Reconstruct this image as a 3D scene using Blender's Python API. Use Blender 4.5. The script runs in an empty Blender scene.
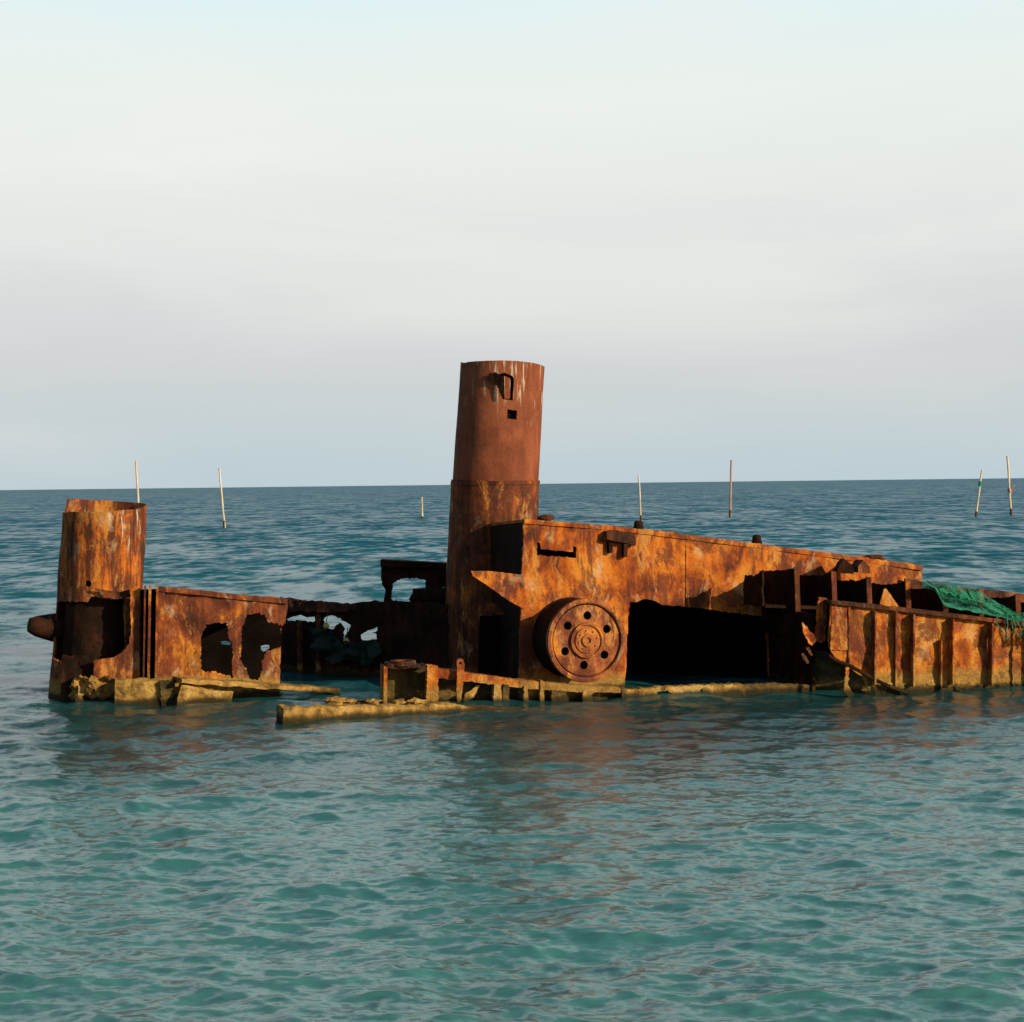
import bpy, math, random
import numpy as np
from mathutils import Vector, Matrix, noise
from mathutils.geometry import delaunay_2d_cdt
random.seed(7)
rng = np.random.default_rng(11)
R = math.radians
sc = bpy.context.scene
col = sc.collection

# ------------------------------------------------------------------ camera
F, CX, CY, H = 1911.0, 512.0, 511.0, 3.2
ROLL = math.atan(12 / 1023)
PITCH = math.atan(27 / F * math.cos(ROLL))
fw = Vector((0, math.cos(PITCH), -math.sin(PITCH)))
r0 = Vector((1, 0, 0)); u0 = Vector((0, math.sin(PITCH), math.cos(PITCH)))
rt = r0 * math.cos(ROLL) - u0 * math.sin(ROLL)
up = u0 * math.cos(ROLL) + r0 * math.sin(ROLL)
CAM = Vector((0, 0, H))
cd = bpy.data.cameras.new('camera'); cam = bpy.data.objects.new('camera', cd); col.objects.link(cam)
cd.sensor_width = 36; cd.lens = F * 36 / 1024; cd.clip_end = 60000; cd.clip_start = .1
m3 = Matrix((rt, up, -fw)).transposed()
cam.matrix_world = Matrix.Translation(CAM) @ m3.to_4x4()
sc.camera = cam

def ray(px, py):
    return fw + rt * ((px - CX) / F) + up * ((CY - py) / F)
class Plane:
    """a vertical plane seen at column px at distance Y, turned by deg (positive: its right end is farther)"""
    def __init__(s, px, Y, deg):
        d = ray(px, 600); s.x = d.x / d.y * Y; s.y = Y; s.t = math.tan(R(deg)); s.deg = deg
        s.n = Vector((math.sin(R(deg)), -math.cos(R(deg)), 0)); s.e = Vector((math.cos(R(deg)), math.sin(R(deg)), 0))
    def shifted(s, t):
        q = Plane(512, 30, s.deg); q.x = s.x - s.n.x * t; q.y = s.y - s.n.y * t; return q
    def __call__(s, px, py, t=0.0):
        d = ray(px, py); k = (s.y - s.x * s.t) / (d.y - d.x * s.t)
        return CAM + d * k - s.n * t
def at_depth(px, py, Y):
    d = ray(px, py); return CAM + d * (Y / d.y)

# ------------------------------------------------------------------ mesh builder
def inside(loop, x, y):
    c = False; j = len(loop) - 1
    for i in range(len(loop)):
        xi, yi = loop[i]; xj, yj = loop[j]
        if (yi > y) != (yj > y) and x < (xj - xi) * (y - yi) / (yj - yi) + xi: c = not c
        j = i
    return c
def densify(loop, step, rough):
    out = []
    for i, a in enumerate(loop):
        b = loop[(i + 1) % len(loop)]
        L = math.hypot(b[0] - a[0], b[1] - a[1]); n = max(1, int(L / step))
        for k in range(n):
            f = k / n
            x, y = a[0] + (b[0] - a[0]) * f, a[1] + (b[1] - a[1]) * f
            if k and rough: x += random.gauss(0, rough); y += random.gauss(0, rough)
            out.append((x, y))
    return out

class MB:
    def __init__(s): s.v = []; s.f = []
    def add(s, vs, fs):
        o = len(s.v); s.v += [Vector(v) for v in vs]; s.f += [tuple(i + o for i in f) for f in fs]
        return s
    def sheet(s, outline, mapf, thick=.03, holes=(), step=6.0, rough=.4, dent=0.0, dfreq=.05, hrough=None):
        loops = [densify(outline, step * .6, rough)] + [densify(h, step * .35, rough if hrough is None else hrough) for h in holes]
        pts, edges = [], []
        for L in loops:
            o = len(pts); pts += L; edges += [(o + i, o + (i + 1) % len(L)) for i in range(len(L))]
        bp = np.array(pts)
        xs, ys = bp[:, 0], bp[:, 1]
        gx = np.arange(xs.min(), xs.max(), step); gy = np.arange(ys.min(), ys.max(), step)
        ok = lambda x, y: inside(loops[0], x, y) and not any(inside(h, x, y) for h in loops[1:])
        for i, x in enumerate(gx):
            for y in gy:
                yy = y + (step / 2 if i % 2 else 0); 
                if ok(x, yy) and ((bp[:, 0] - x) ** 2 + (bp[:, 1] - yy) ** 2).min() > (.4 * step) ** 2: pts.append((x, yy))
        r = delaunay_2d_cdt([Vector(p) for p in pts], edges, [], 0, 1e-4)
        V = r[0]; tri = []
        for f in r[2]:
            c = (V[f[0]] + V[f[1]] + V[f[2]]) / 3
            if ok(c.x, c.y): tri.append(tuple(f))
        n = len(V); front, back = [], []
        for p in V:
            d = dent * noise.noise(Vector((p.x * dfreq, p.y * dfreq, 3.3))) * 2 + dent * .4 * noise.noise(Vector((p.x * dfreq * 4, p.y * dfreq * 4, 8.1))) if dent else 0
            front.append(mapf(p.x, p.y, d)); back.append(mapf(p.x, p.y, d + thick))
        fs = [(a, c, b) for a, b, c in tri]; fs += [(a + n, b + n, c + n) for a, b, c in tri]
        cnt = {}
        for a, b, c in tri:
            for e in ((a, b), (b, c), (c, a)):
                if (e[1], e[0]) in cnt: del cnt[(e[1], e[0])]
                else: cnt[e] = 1
        for a, b in cnt: fs.append((a, b, b + n, a + n))
        return s.add(front + back, fs)
    def prism(s, poly, pl, t0, t1):
        n = len(poly)
        vs = [pl(x, y, t0) for x, y in poly] + [pl(x, y, t1) for x, y in poly]
        return s.add(vs, [tuple(range(n)), tuple(range(2 * n - 1, n - 1, -1))] + [(i, i + n, (i + 1) % n + n, (i + 1) % n) for i in range(n)])
    def hexa(s, a, b):
        """two quads a, b (4 points each) joined"""
        return s.add(list(a) + list(b), [(0, 1, 2, 3), (7, 6, 5, 4)] + [(i, i + 4, (i + 1) % 4 + 4, (i + 1) % 4) for i in range(4)])
    def tube(s, pts, rad, n=8):
        pts = [Vector(p) for p in pts]; rads = rad if isinstance(rad, (list, tuple)) else [rad] * len(pts)
        vs, fs = [], []
        for i, p in enumerate(pts):
            d = (pts[min(i + 1, len(pts) - 1)] - pts[max(i - 1, 0)]).normalized()
            a = d.cross(Vector((0, 0, 1)) if abs(d.z) < .9 else Vector((1, 0, 0))).normalized(); b = d.cross(a)
            for k in range(n):
                an = 2 * math.pi * k / n; vs.append(p + (a * math.cos(an) + b * math.sin(an)) * rads[i])
        for i in range(len(pts) - 1):
            for k in range(n): fs.append((i * n + k, i * n + (k + 1) % n, (i + 1) * n + (k + 1) % n, (i + 1) * n + k))
        fs.append(tuple(range(n - 1, -1, -1))); fs.append(tuple(range((len(pts) - 1) * n, len(pts) * n)))
        return s.add(vs, fs)
    def lathe(s, prof, c, ax, e1, e2, n=48, close=False):
        vs, fs = [], []
        for r, d in prof:
            for k in range(n):
                an = 2 * math.pi * k / n; vs.append(c + ax * d + (e1 * math.cos(an) + e2 * math.sin(an)) * r)
        m = len(prof)
        for i in range(m if close else m - 1):
            j = (i + 1) % m
            for k in range(n): fs.append((i * n + k, j * n + k, j * n + (k + 1) % n, i * n + (k + 1) % n))
        return s.add(vs, fs)
    def lump(s, c, sx, sy, sz, seed=0, amp=.35, nu=14, nv=8):
        vs, fs = [], []
        for i in range(nv + 1):
            th = math.pi * i / nv
            for k in range(nu):
                ph = 2 * math.pi * k / nu
                d = Vector((math.sin(th) * math.cos(ph), math.sin(th) * math.sin(ph), math.cos(th)))
                q = 1 + amp * noise.noise(d * 1.7 + Vector((seed, seed * .7, 0))) + amp * .5 * noise.noise(d * 4 + Vector((seed, 0, seed)))
                vs.append(Vector(c) + Vector((d.x * sx, d.y * sy, d.z * sz)) * q)
        for i in range(nv):
            for k in range(nu): fs.append((i * nu + k, (i + 1) * nu + k, (i + 1) * nu + (k + 1) % nu, i * nu + (k + 1) % nu))
        return s.add(vs, fs)
    def beam(s, a, b, w, h, seed=0, nseg=60, amp=.03, taper=1.0, nr=16, sq=.28):
        """a rough crusted bar from a to b (top-middle line), w wide, h deep"""
        a, b = Vector(a), Vector(b); d = (b - a).normalized(); sd = d.cross(Vector((0, 0, 1))).normalized(); u = sd.cross(d)
        vs, fs = [], []
        for i in range(nseg + 1):
            f = i / nseg; p = a.lerp(b, f); k = 1 + (taper - 1) * f
            for j in range(nr):
                an = 2 * math.pi * j / nr; cx, cy = math.cos(an), math.sin(an)
                cx = math.copysign(abs(cx) ** sq, cx); cy = math.copysign(abs(cy) ** sq, cy)
                q = p + sd * (cx * w / 2 * k) + u * ((cy - 1) * h / 2)
                nn = Vector((noise.noise(q * 4 + Vector((seed, 0, 0))), noise.noise(q * 4 + Vector((0, seed + 5, 0))), noise.noise(q * 5 + Vector((0, 3, seed))))) * amp
                nn += Vector((0, noise.noise(q * 14), noise.noise(q * 14 + Vector((9, 0, 0))))) * amp * .5
                vs.append(q + nn)
        for i in range(nseg):
            for j in range(nr): fs.append((i * nr + j, i * nr + (j + 1) % nr, (i + 1) * nr + (j + 1) % nr, (i + 1) * nr + j))
        fs.append(tuple(range(nr - 1, -1, -1))); fs.append(tuple(range(nseg * nr, (nseg + 1) * nr)))
        return s.add(vs, fs)
    def build(s, name, mat, parent=None, origin=None, sharp=32):
        o = world_loc(parent) if parent else (Vector(origin) if origin is not None else Vector())
        me = bpy.data.meshes.new(name)
        me.from_pydata([tuple(v - o) for v in s.v], [], s.f); me.validate(); me.update()
        import bmesh
        bm = bmesh.new(); bm.from_mesh(me); bmesh.ops.recalc_face_normals(bm, faces=bm.faces); bm.to_mesh(me); bm.free()
        me.polygons.foreach_set('use_smooth', [True] * len(me.polygons)); me.set_sharp_from_angle(angle=R(sharp))
        me.materials.append(mat)
        ob = bpy.data.objects.new(name, me); col.objects.link(ob)
        if parent: ob.parent = parent
        else: ob.location = o
        return ob
def world_loc(o):
    v = Vector()
    while o: v += o.location; o = o.parent
    return v
def tag(o, label=None, cat=None, group=None, kind=None):
    for k, v in (('label', label), ('category', cat), ('group', group), ('kind', kind)):
        if v: o[k] = v
    return o

# ------------------------------------------------------------------ materials
class NT:
    def __init__(s, name):
        s.m = bpy.data.materials.new(name); s.m.use_nodes = True; s.t = s.m.node_tree
        s.b = s.t.nodes['Principled BSDF']; s.out = s.t.nodes['Material Output']
    def n(s, typ, **kw):
        x = s.t.nodes.new(typ)
        for k, v in kw.items(): setattr(x, k, v)
        return x
    def l(s, a, b): s.t.links.new(a, b)
    def val(s, sock, v):
        if hasattr(v, 'links') or hasattr(v, 'is_linked'): s.l(v, sock)
        else: sock.default_value = v
    def coords(s, scale=(1, 1, 1), loc=(0, 0, 0)):
        c = s.n('ShaderNodeTexCoord'); mp = s.n('ShaderNodeMapping'); s.l(c.outputs['Object'], mp.inputs[0])
        mp.inputs['Scale'].default_value = scale; mp.inputs['Location'].default_value = loc
        return mp.outputs[0]
    def noise(s, vec, scale, detail=6, rough=.6, dist=0.0):
        x = s.n('ShaderNodeTexNoise'); s.l(vec, x.inputs['Vector']); x.inputs['Scale'].default_value = scale
        x.inputs['Detail'].default_value = detail; x.inputs['Roughness'].default_value = rough; x.inputs['Distortion'].default_value = dist
        return x.outputs['Fac']
    def ramp(s, fac, stops, interp='LINEAR'):
        x = s.n('ShaderNodeValToRGB'); s.l(fac, x.inputs[0]); e = x.color_ramp.elements; x.color_ramp.interpolation = interp
        while len(e) < len(stops): e.new(.5)
        for q, (p, c) in zip(e, stops): q.position = p; q.color = (*c, 1) if len(c) == 3 else c
        return x.outputs[0]
    def rng(s, v, a, b, c=0.0, d=1.0):
        x = s.n('ShaderNodeMapRange'); s.val(x.inputs[0], v)
        for i, q in zip((1, 2, 3, 4), (a, b, c, d)): x.inputs[i].default_value = q
        return x.outputs[0]
    def math(s, op, a, b=0.0):
        x = s.n('ShaderNodeMath', operation=op); s.val(x.inputs[0], a); s.val(x.inputs[1], b); return x.outputs[0]
    def mix(s, fac, a, b, mode='MIX'):
        x = s.n('ShaderNodeMix', data_type='RGBA', blend_type=mode); s.val(x.inputs[0], fac)
        s.val(x.inputs[6], (*a, 1) if isinstance(a, tuple) else a); s.val(x.inputs[7], (*b, 1) if isinstance(b, tuple) else b)
        return x.outputs[2]
    def z(s):
        g = s.n('ShaderNodeNewGeometry'); x = s.n('ShaderNodeSeparateXYZ'); s.l(g.outputs['Position'], x.inputs[0]); return x.outputs[2]
    def bump(s, h, dist=.02, strength=.6, normal=None):
        x = s.n('ShaderNodeBump'); x.inputs['Distance'].default_value = dist; x.inputs['Strength'].default_value = strength
        s.l(h, x.inputs['Height'])
        if normal: s.l(normal, x.inputs['Normal'])
        return x.outputs[0]
BLK = (0, 0, 0); WHT = (1, 1, 1)
DARK = (.020, .009, .006); BROWN = (.062, .021, .011); RED = (.17, .036, .012); ORANGE = (.43, .112, .012); GOLD = (.58, .225, .028); PALE = (.55, .38, .22); OCHRE = (.50, .29, .075)

def rust(name, stops, scale=1.5, streak=.5, pale=.0, tide=.42, seed=0.0, spots=.35, gull=None, soft=False, tide_col=OCHRE, bump=1.0, spec=.22, blotch=.0):
    k = NT(name)
    v = k.coords(loc=(seed, seed * 1.7, seed * .3)); vs = k.coords(scale=(3.2, 3.2, .45), loc=(seed * 2, seed, 0))
    big = k.noise(v, scale, 5 if soft else 8, .55 if soft else .68, .6)
    st = k.noise(vs, 2.2, 7, .65, .3)
    fac = k.math('ADD', k.math('MULTIPLY', big, 1 - streak), k.math('MULTIPLY', st, streak))
    fac = k.rng(fac, .40, .60)
    c = k.ramp(fac, stops)
    if blotch:
        bn = k.noise(k.coords(scale=(1, 1, .7), loc=(seed * .7 + 9, seed, 1)), scale * .8, 10, .78, .7)
        c = k.mix(k.rng(bn, .495, .54, 0, blotch), c, (.105, .030, .019))
        yn = k.noise(k.coords(scale=(1, 1, .35), loc=(seed, 5, seed)), scale * 2.2, 8, .72, .4)
        c = k.mix(k.rng(yn, .55, .62, 0, .8), c, (.56, .25, .055))
    # dark scabs and pits with their own shapes
    sp = k.noise(v, scale * 5.5, 8, .7, .8)
    c = k.mix(k.rng(sp, .56, .66, 0, spots), c, BROWN)
    sp2 = k.noise(v, scale * 2.6, 9, .72, 1.2)
    c = k.mix(k.rng(sp2, .58, .63, 0, spots * .9), c, RED)
    if pale:
        pn = k.noise(k.coords(scale=(1, 1, .6), loc=(seed + 4, 2, 7)), scale * 1.9, 8, .7, .5)
        c = k.mix(k.rng(pn, .565, .65, 0, pale), c, PALE)
    z = k.z()
    if gull:   # droppings: thin pale runs below the rim
        gz0, gz1 = gull
        gn = k.noise(k.coords(scale=(11, 11, .9)), 1.3, 4, .6, .4)
        gb = k.noise(k.coords(loc=(3, 1, 2)), 1.1, 3)
        msk = k.math('MULTIPLY', k.rng(gn, .575, .63), k.rng(gb, .45, .56))
        msk = k.math('MULTIPLY', msk, k.math('MULTIPLY', k.rng(z, gz0, gz0 + .5), k.rng(z, gz1, gz1 - .05)))
        c = k.mix(k.math('MULTIPLY', msk, .8), c, (.6, .52, .42))
    fine = k.noise(v, 26, 6, .75)
    c = k.mix(k.rng(fine, .45, .7, 0, .3), c, BROWN)
    # tide band: weed and barnacle crust
    tn = k.noise(k.coords(scale=(1, 1, .8)), 3.0, 6, .7)
    zz = k.math('SUBTRACT', z, k.math('MULTIPLY', tn, .42))
    crustc = k.mix(k.rng(k.noise(v, 16, 6, .7), .4, .62), tide_col, (.30, .17, .045))
    crustc = k.mix(k.rng(k.noise(v, 5, 6, .7), .57, .67, 0, .5), crustc, (.035, .03, .012))
    band = k.rng(zz, tide - .28, tide - .42)
    c = k.mix(band, c, crustc)
    c = k.mix(k.rng(zz, -.11, -.22, 0, .85), c, (.025, .024, .012))
    wz = k.math('SUBTRACT', z, k.math('MULTIPLY', tn, .13))   # wet weed line just above the water
    c = k.mix(k.rng(wz, .035, -.03, 0, .8), c, (.03, .026, .011))
    k.l(c, k.b.inputs['Base Color'])
    k.l(k.rng(fine, .3, .7, .72, .95), k.b.inputs['Roughness'])
    k.b.inputs['Specular IOR Level'].default_value = spec
    b1 = k.bump(k.math('ADD', k.math('MULTIPLY', sp, 1.2), k.math('MULTIPLY', fine, .18)), .035 * bump, .7)
    b2 = k.bump(k.math('MULTIPLY', k.noise(v, 60, 4, .7), band), .05, .7, b1)
    k.l(b2, k.b.inputs['Normal'])
    return k.m

M = {}
M['hull'] = rust('rust_orange', [(.0, BROWN), (.24, RED), (.45, (.25, .066, .017)), (.62, ORANGE), (.82, GOLD), (1, PALE)], 1.7, .3, .4, .4, 0, blotch=.8)
M['house'] = rust('rust_streaked', [(0, BROWN), (.2, RED), (.40, (.31, .072, .010)), (.58, ORANGE), (.85, (.58, .19, .022)), (1, GOLD)], 1.35, .28, .6, .34, 5, blotch=.78)
M['gold'] = rust('rust_golden', [(0, RED), (.3, (.29, .07, .012)), (.52, ORANGE), (.8, GOLD), (1, (.60, .30, .09))], 1.8, .33, .35, .42, 9, .4, blotch=.75)
M['stack'] = rust('rust_stack', [(0, BROWN), (.25, (.10, .03, .012)), (.45, (.2, .055, .015)), (.62, ORANGE), (.85, (.46, .15, .025)), (1, GOLD)], 1.6, .65, .45, .42, 13, .3, gull=(2.05, 3.0), blotch=.7)
M['funnel_up'] = rust('rust_smooth_brown', [(0, (.15, .043, .021)), (.5, (.22, .066, .031)), (1, (.29, .090, .042))], 1.2, .4, 0, .3, 17, .22, gull=(4.1, 5.3), soft=True, bump=.4)
M['funnel_low'] = rust('rust_mottled_brown', [(0, DARK), (.25, (.075, .024, .012)), (.5, (.15, .042, .015)), (.8, (.27, .075, .016)), (1, ORANGE)], 1.5, .45, .3, .36, 21, .5, blotch=.5)
M['plate'] = rust('rust_red_plate', [(0, BROWN), (.3, (.13, .036, .018)), (.5, (.21, .055, .02)), (.72, (.30, .085, .02)), (1, GOLD)], 1.6, .35, .65, .42, 25, .4, blotch=.6)
M['wheel'] = rust('rust_wheel', [(0, (.12, .036, .02)), (.3, (.21, .063, .029)), (.55, (.31, .097, .036)), (.8, (.42, .15, .045)), (1, GOLD)], 2.6, .25, .4, .3, 29, .35, blotch=.45)
M['dark'] = rust('rust_dark_shade', [(0, (.007, .005, .004)), (.5, (.018, .010, .007)), (1, (.05, .019, .010))], 1.7, .4, 0, .2, 33, .2, tide_col=(.02, .018, .009), spec=.08)  # dark rust, its low colour also paints shade on side faces and interiors
M['brown'] = rust('rust_brown', [(0, DARK), (.4, BROWN), (.7, (.12, .036, .015)), (1, (.24, .07, .02))], 2.0, .4, .2, .3, 41, .4)
M['crust'] = rust('barnacle_crust', [(0, (.10, .065, .022)), (.3, (.26, .155, .04)), (.65, (.44, .265, .065)), (1, (.56, .38, .13))], 3.2, .1, .25, .2, 45, .3)
M['weed'] = rust('weedy_shaded_iron', [(0, (.02, .02, .01)), (.5, (.05, .045, .018)), (1, (.10, .085, .025))], 3.0, .2, 0, .3, 49, .2, tide_col=(.09, .075, .025))  # weedy iron, whose dark colour also paints shade behind the rail

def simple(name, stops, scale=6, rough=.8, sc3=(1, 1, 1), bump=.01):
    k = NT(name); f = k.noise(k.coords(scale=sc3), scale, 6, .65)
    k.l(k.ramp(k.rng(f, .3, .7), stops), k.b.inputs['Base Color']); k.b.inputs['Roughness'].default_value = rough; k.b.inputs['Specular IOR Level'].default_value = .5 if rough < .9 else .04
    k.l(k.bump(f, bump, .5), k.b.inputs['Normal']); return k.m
M['recess_shade'] = simple('recess_shade', [(0, (.003, .0022, .002)), (1, (.010, .0065, .005))], 3, .95)  # near-black colour paints the shade inside openings and behind holes
M['bamboo'] = simple('weathered_bamboo', [(0, (.34, .27, .18)), (.6, (.62, .54, .42)), (1, (.72, .66, .55))], 1.5, .7, (4, 4, .6))
M['bamboo_brown'] = simple('brown_bamboo', [(0, (.22, .12, .08)), (.6, (.42, .27, .19)), (1, (.5, .36, .26))], 1.5, .7, (4, 4, .6))
M['foot'] = simple('wet_pole_foot', [(0, (.03, .03, .02)), (1, (.08, .06, .04))], 4)
M['green'] = simple('green_cord', [(0, (.0, .09, .045)), (1, (.01, .28, .14))], 20)
M['float'] = simple('pale_yellow_foam', [(0, (.35, .27, .08)), (1, (.6, .5, .2))], 12)
def net_mat():
    k = NT('green_netting')
    f = k.noise(k.coords(), 5, 6, .7)
    st = k.noise(k.coords(scale=(1.5, 6, 9)), 9, 5, .7)
    c = k.ramp(k.rng(f, .3, .7), [(0, (.002, .14, .075)), (.5, (.008, .34, .19)), (1, (.03, .52, .30))])
    c = k.mix(k.rng(st, .4, .6, 0, .75), c, (.002, .035, .02))
    k.l(c, k.b.inputs['Base Color']); k.b.inputs['Roughness'].default_value = .6
    mesh = k.noise(k.coords(), 55, 2, .5); dens = k.noise(k.coords(scale=(1, 1, 1.5), loc=(2, 1, 5)), 2.6, 5, .65)
    a = k.rng(k.math('ADD', k.math('MULTIPLY', mesh, .5), k.math('MULTIPLY', dens, .8)),   .60, .70, .04, 1); k.l(a, k.b.inputs['Alpha'])
    k.l(k.bump(st, .03, .8), k.b.inputs['Normal'])
    return k.m
M['net'] = net_mat()
M['net_dark'] = simple('shaded_netting', [(0, (.001, .012, .010)), (1, (.002, .028, .024))], 9)  # netting darkened in its colour for the shade at the bulkhead

# ------------------------------------------------------------------ light
SUN_AZ, SUN_EL = 124, 19
S = Vector((math.sin(R(SUN_AZ)) * math.cos(R(SUN_EL)), math.cos(R(SUN_AZ)) * math.cos(R(SUN_EL)), math.sin(R(SUN_EL))))
ld = bpy.data.lights.new('sun', 'SUN'); lo = bpy.data.objects.new('sun', ld); col.objects.link(lo)
ld.energy = 5.0; ld.angle = R(.5); ld.color = (1, .79, .50); lo.rotation_euler = S.to_track_quat('Z', 'Y').to_euler(); lo.location = S * 80

w = bpy.data.worlds.new('World'); sc.world = w; w.use_nodes = True
t = w.node_tree; N = t.nodes; bg = N['Background']; bg.inputs[1].default_value = .075
sky = N.new('ShaderNodeTexSky'); sky.sky_type = 'NISHITA'; sky.sun_disc = False
sky.sun_elevation = R(SUN_EL); sky.sun_rotation = R(SUN_AZ); sky.dust_density = 1.2
tc = N.new('ShaderNodeTexCoord'); sx = N.new('ShaderNodeSeparateXYZ'); t.links.new(tc.outputs['Generated'], sx.inputs[0])
mp = N.new('ShaderNodeMapping'); mp.inputs['Scale'].default_value = (2.0, 2.0, 10); t.links.new(tc.outputs['Generated'], mp.inputs[0])
cn = N.new('ShaderNodeTexNoise'); cn.inputs['Scale'].default_value = 1.6; cn.inputs['Detail'].default_value = 6; cn.inputs['Roughness'].default_value = .5; cn.inputs['Distortion'].default_value = .5
t.links.new(mp.outputs[0], cn.inputs[0])
def wmath(op, a, b):
    x = N.new('ShaderNodeMath'); x.operation = op
    for i, q in enumerate((a, b)):
        if isinstance(q, (int, float)): x.inputs[i].default_value = q
        else: t.links.new(q, x.inputs[i])
    return x.outputs[0]
def wramp(fac, stops):
    x = N.new('ShaderNodeValToRGB'); t.links.new(fac, x.inputs[0]); e = x.color_ramp.elements
    while len(e) < len(stops): e.new(.5)
    for q, (p, c) in zip(e, stops): q.position = p; q.color = (*c, 1)
    return x.outputs[0]
def wmix(fac, a, b):
    x = N.new('ShaderNodeMix'); x.data_type = 'RGBA'
    for i, q in ((0, fac), (6, a), (7, b)):
        if isinstance(q, (int, float)): x.inputs[i].default_value = q
        elif isinstance(q, tuple): x.inputs[i].default_value = (*q, 1)
        else: t.links.new(q, x.inputs[i])
    return x.outputs[2]
# thin high cloud veil: tints by height, unseen upper ones shaped for reflections (z = sine of elevation)
hz = wmath('ADD', sx.outputs[2], wmath('MULTIPLY', wmath('SUBTRACT', cn.outputs['Fac'], .5), .065))
veil = wramp(hz, [(0, (.52, .63, .675)), (.02, (.56, .65, .68)), (.054, (.645, .67, .685)), (.096, (.725, .74, .735)), (.147, (.82, .85, .825)), (.2, (.86, .915, .87)), (.25, (.77, .935, .96)), (.34, (.52, .79, .90)), (.6, (.14, .30, .46)), (1, (.09, .16, .28))])
wisp = wramp(cn.outputs['Fac'], [(.45, BLK), (.68, WHT)])
veil2 = wmix(wmath('MULTIPLY', wisp, wmath('MULTIPLY', sx.outputs[2], 2.6)), veil, (.93, .92, .86))
sc10 = N.new('ShaderNodeVectorMath'); sc10.operation = 'SCALE'; sc10.inputs[3].default_value = 1 / .075; t.links.new(veil2, sc10.inputs[0])
cover = wramp(sx.outputs[2], [(0, (.97, .97, .97)), (.35, (.92, .92, .92)), (.75, (.1, .1, .1))])
# haze veil kept to the northern sky, faded elsewhere to cut fill light
north_fade = N.new('ShaderNodeMapRange'); north_fade.interpolation_type = 'SMOOTHSTEP'; t.links.new(sx.outputs[1], north_fade.inputs[0])
for i_, q_ in zip((1, 2, 3, 4), (.35, .8, .12, 1.0)): north_fade.inputs[i_].default_value = q_
cover = wmath('MULTIPLY', cover, north_fade.outputs[0])
t.links.new(wmix(cover, sky.outputs[0], sc10.outputs[0]), bg.inputs[0])
sc.view_settings.view_transform = 'Standard'; sc.view_settings.look = 'None'; sc.view_settings.exposure = 0; sc.view_settings.gamma = 1

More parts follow.
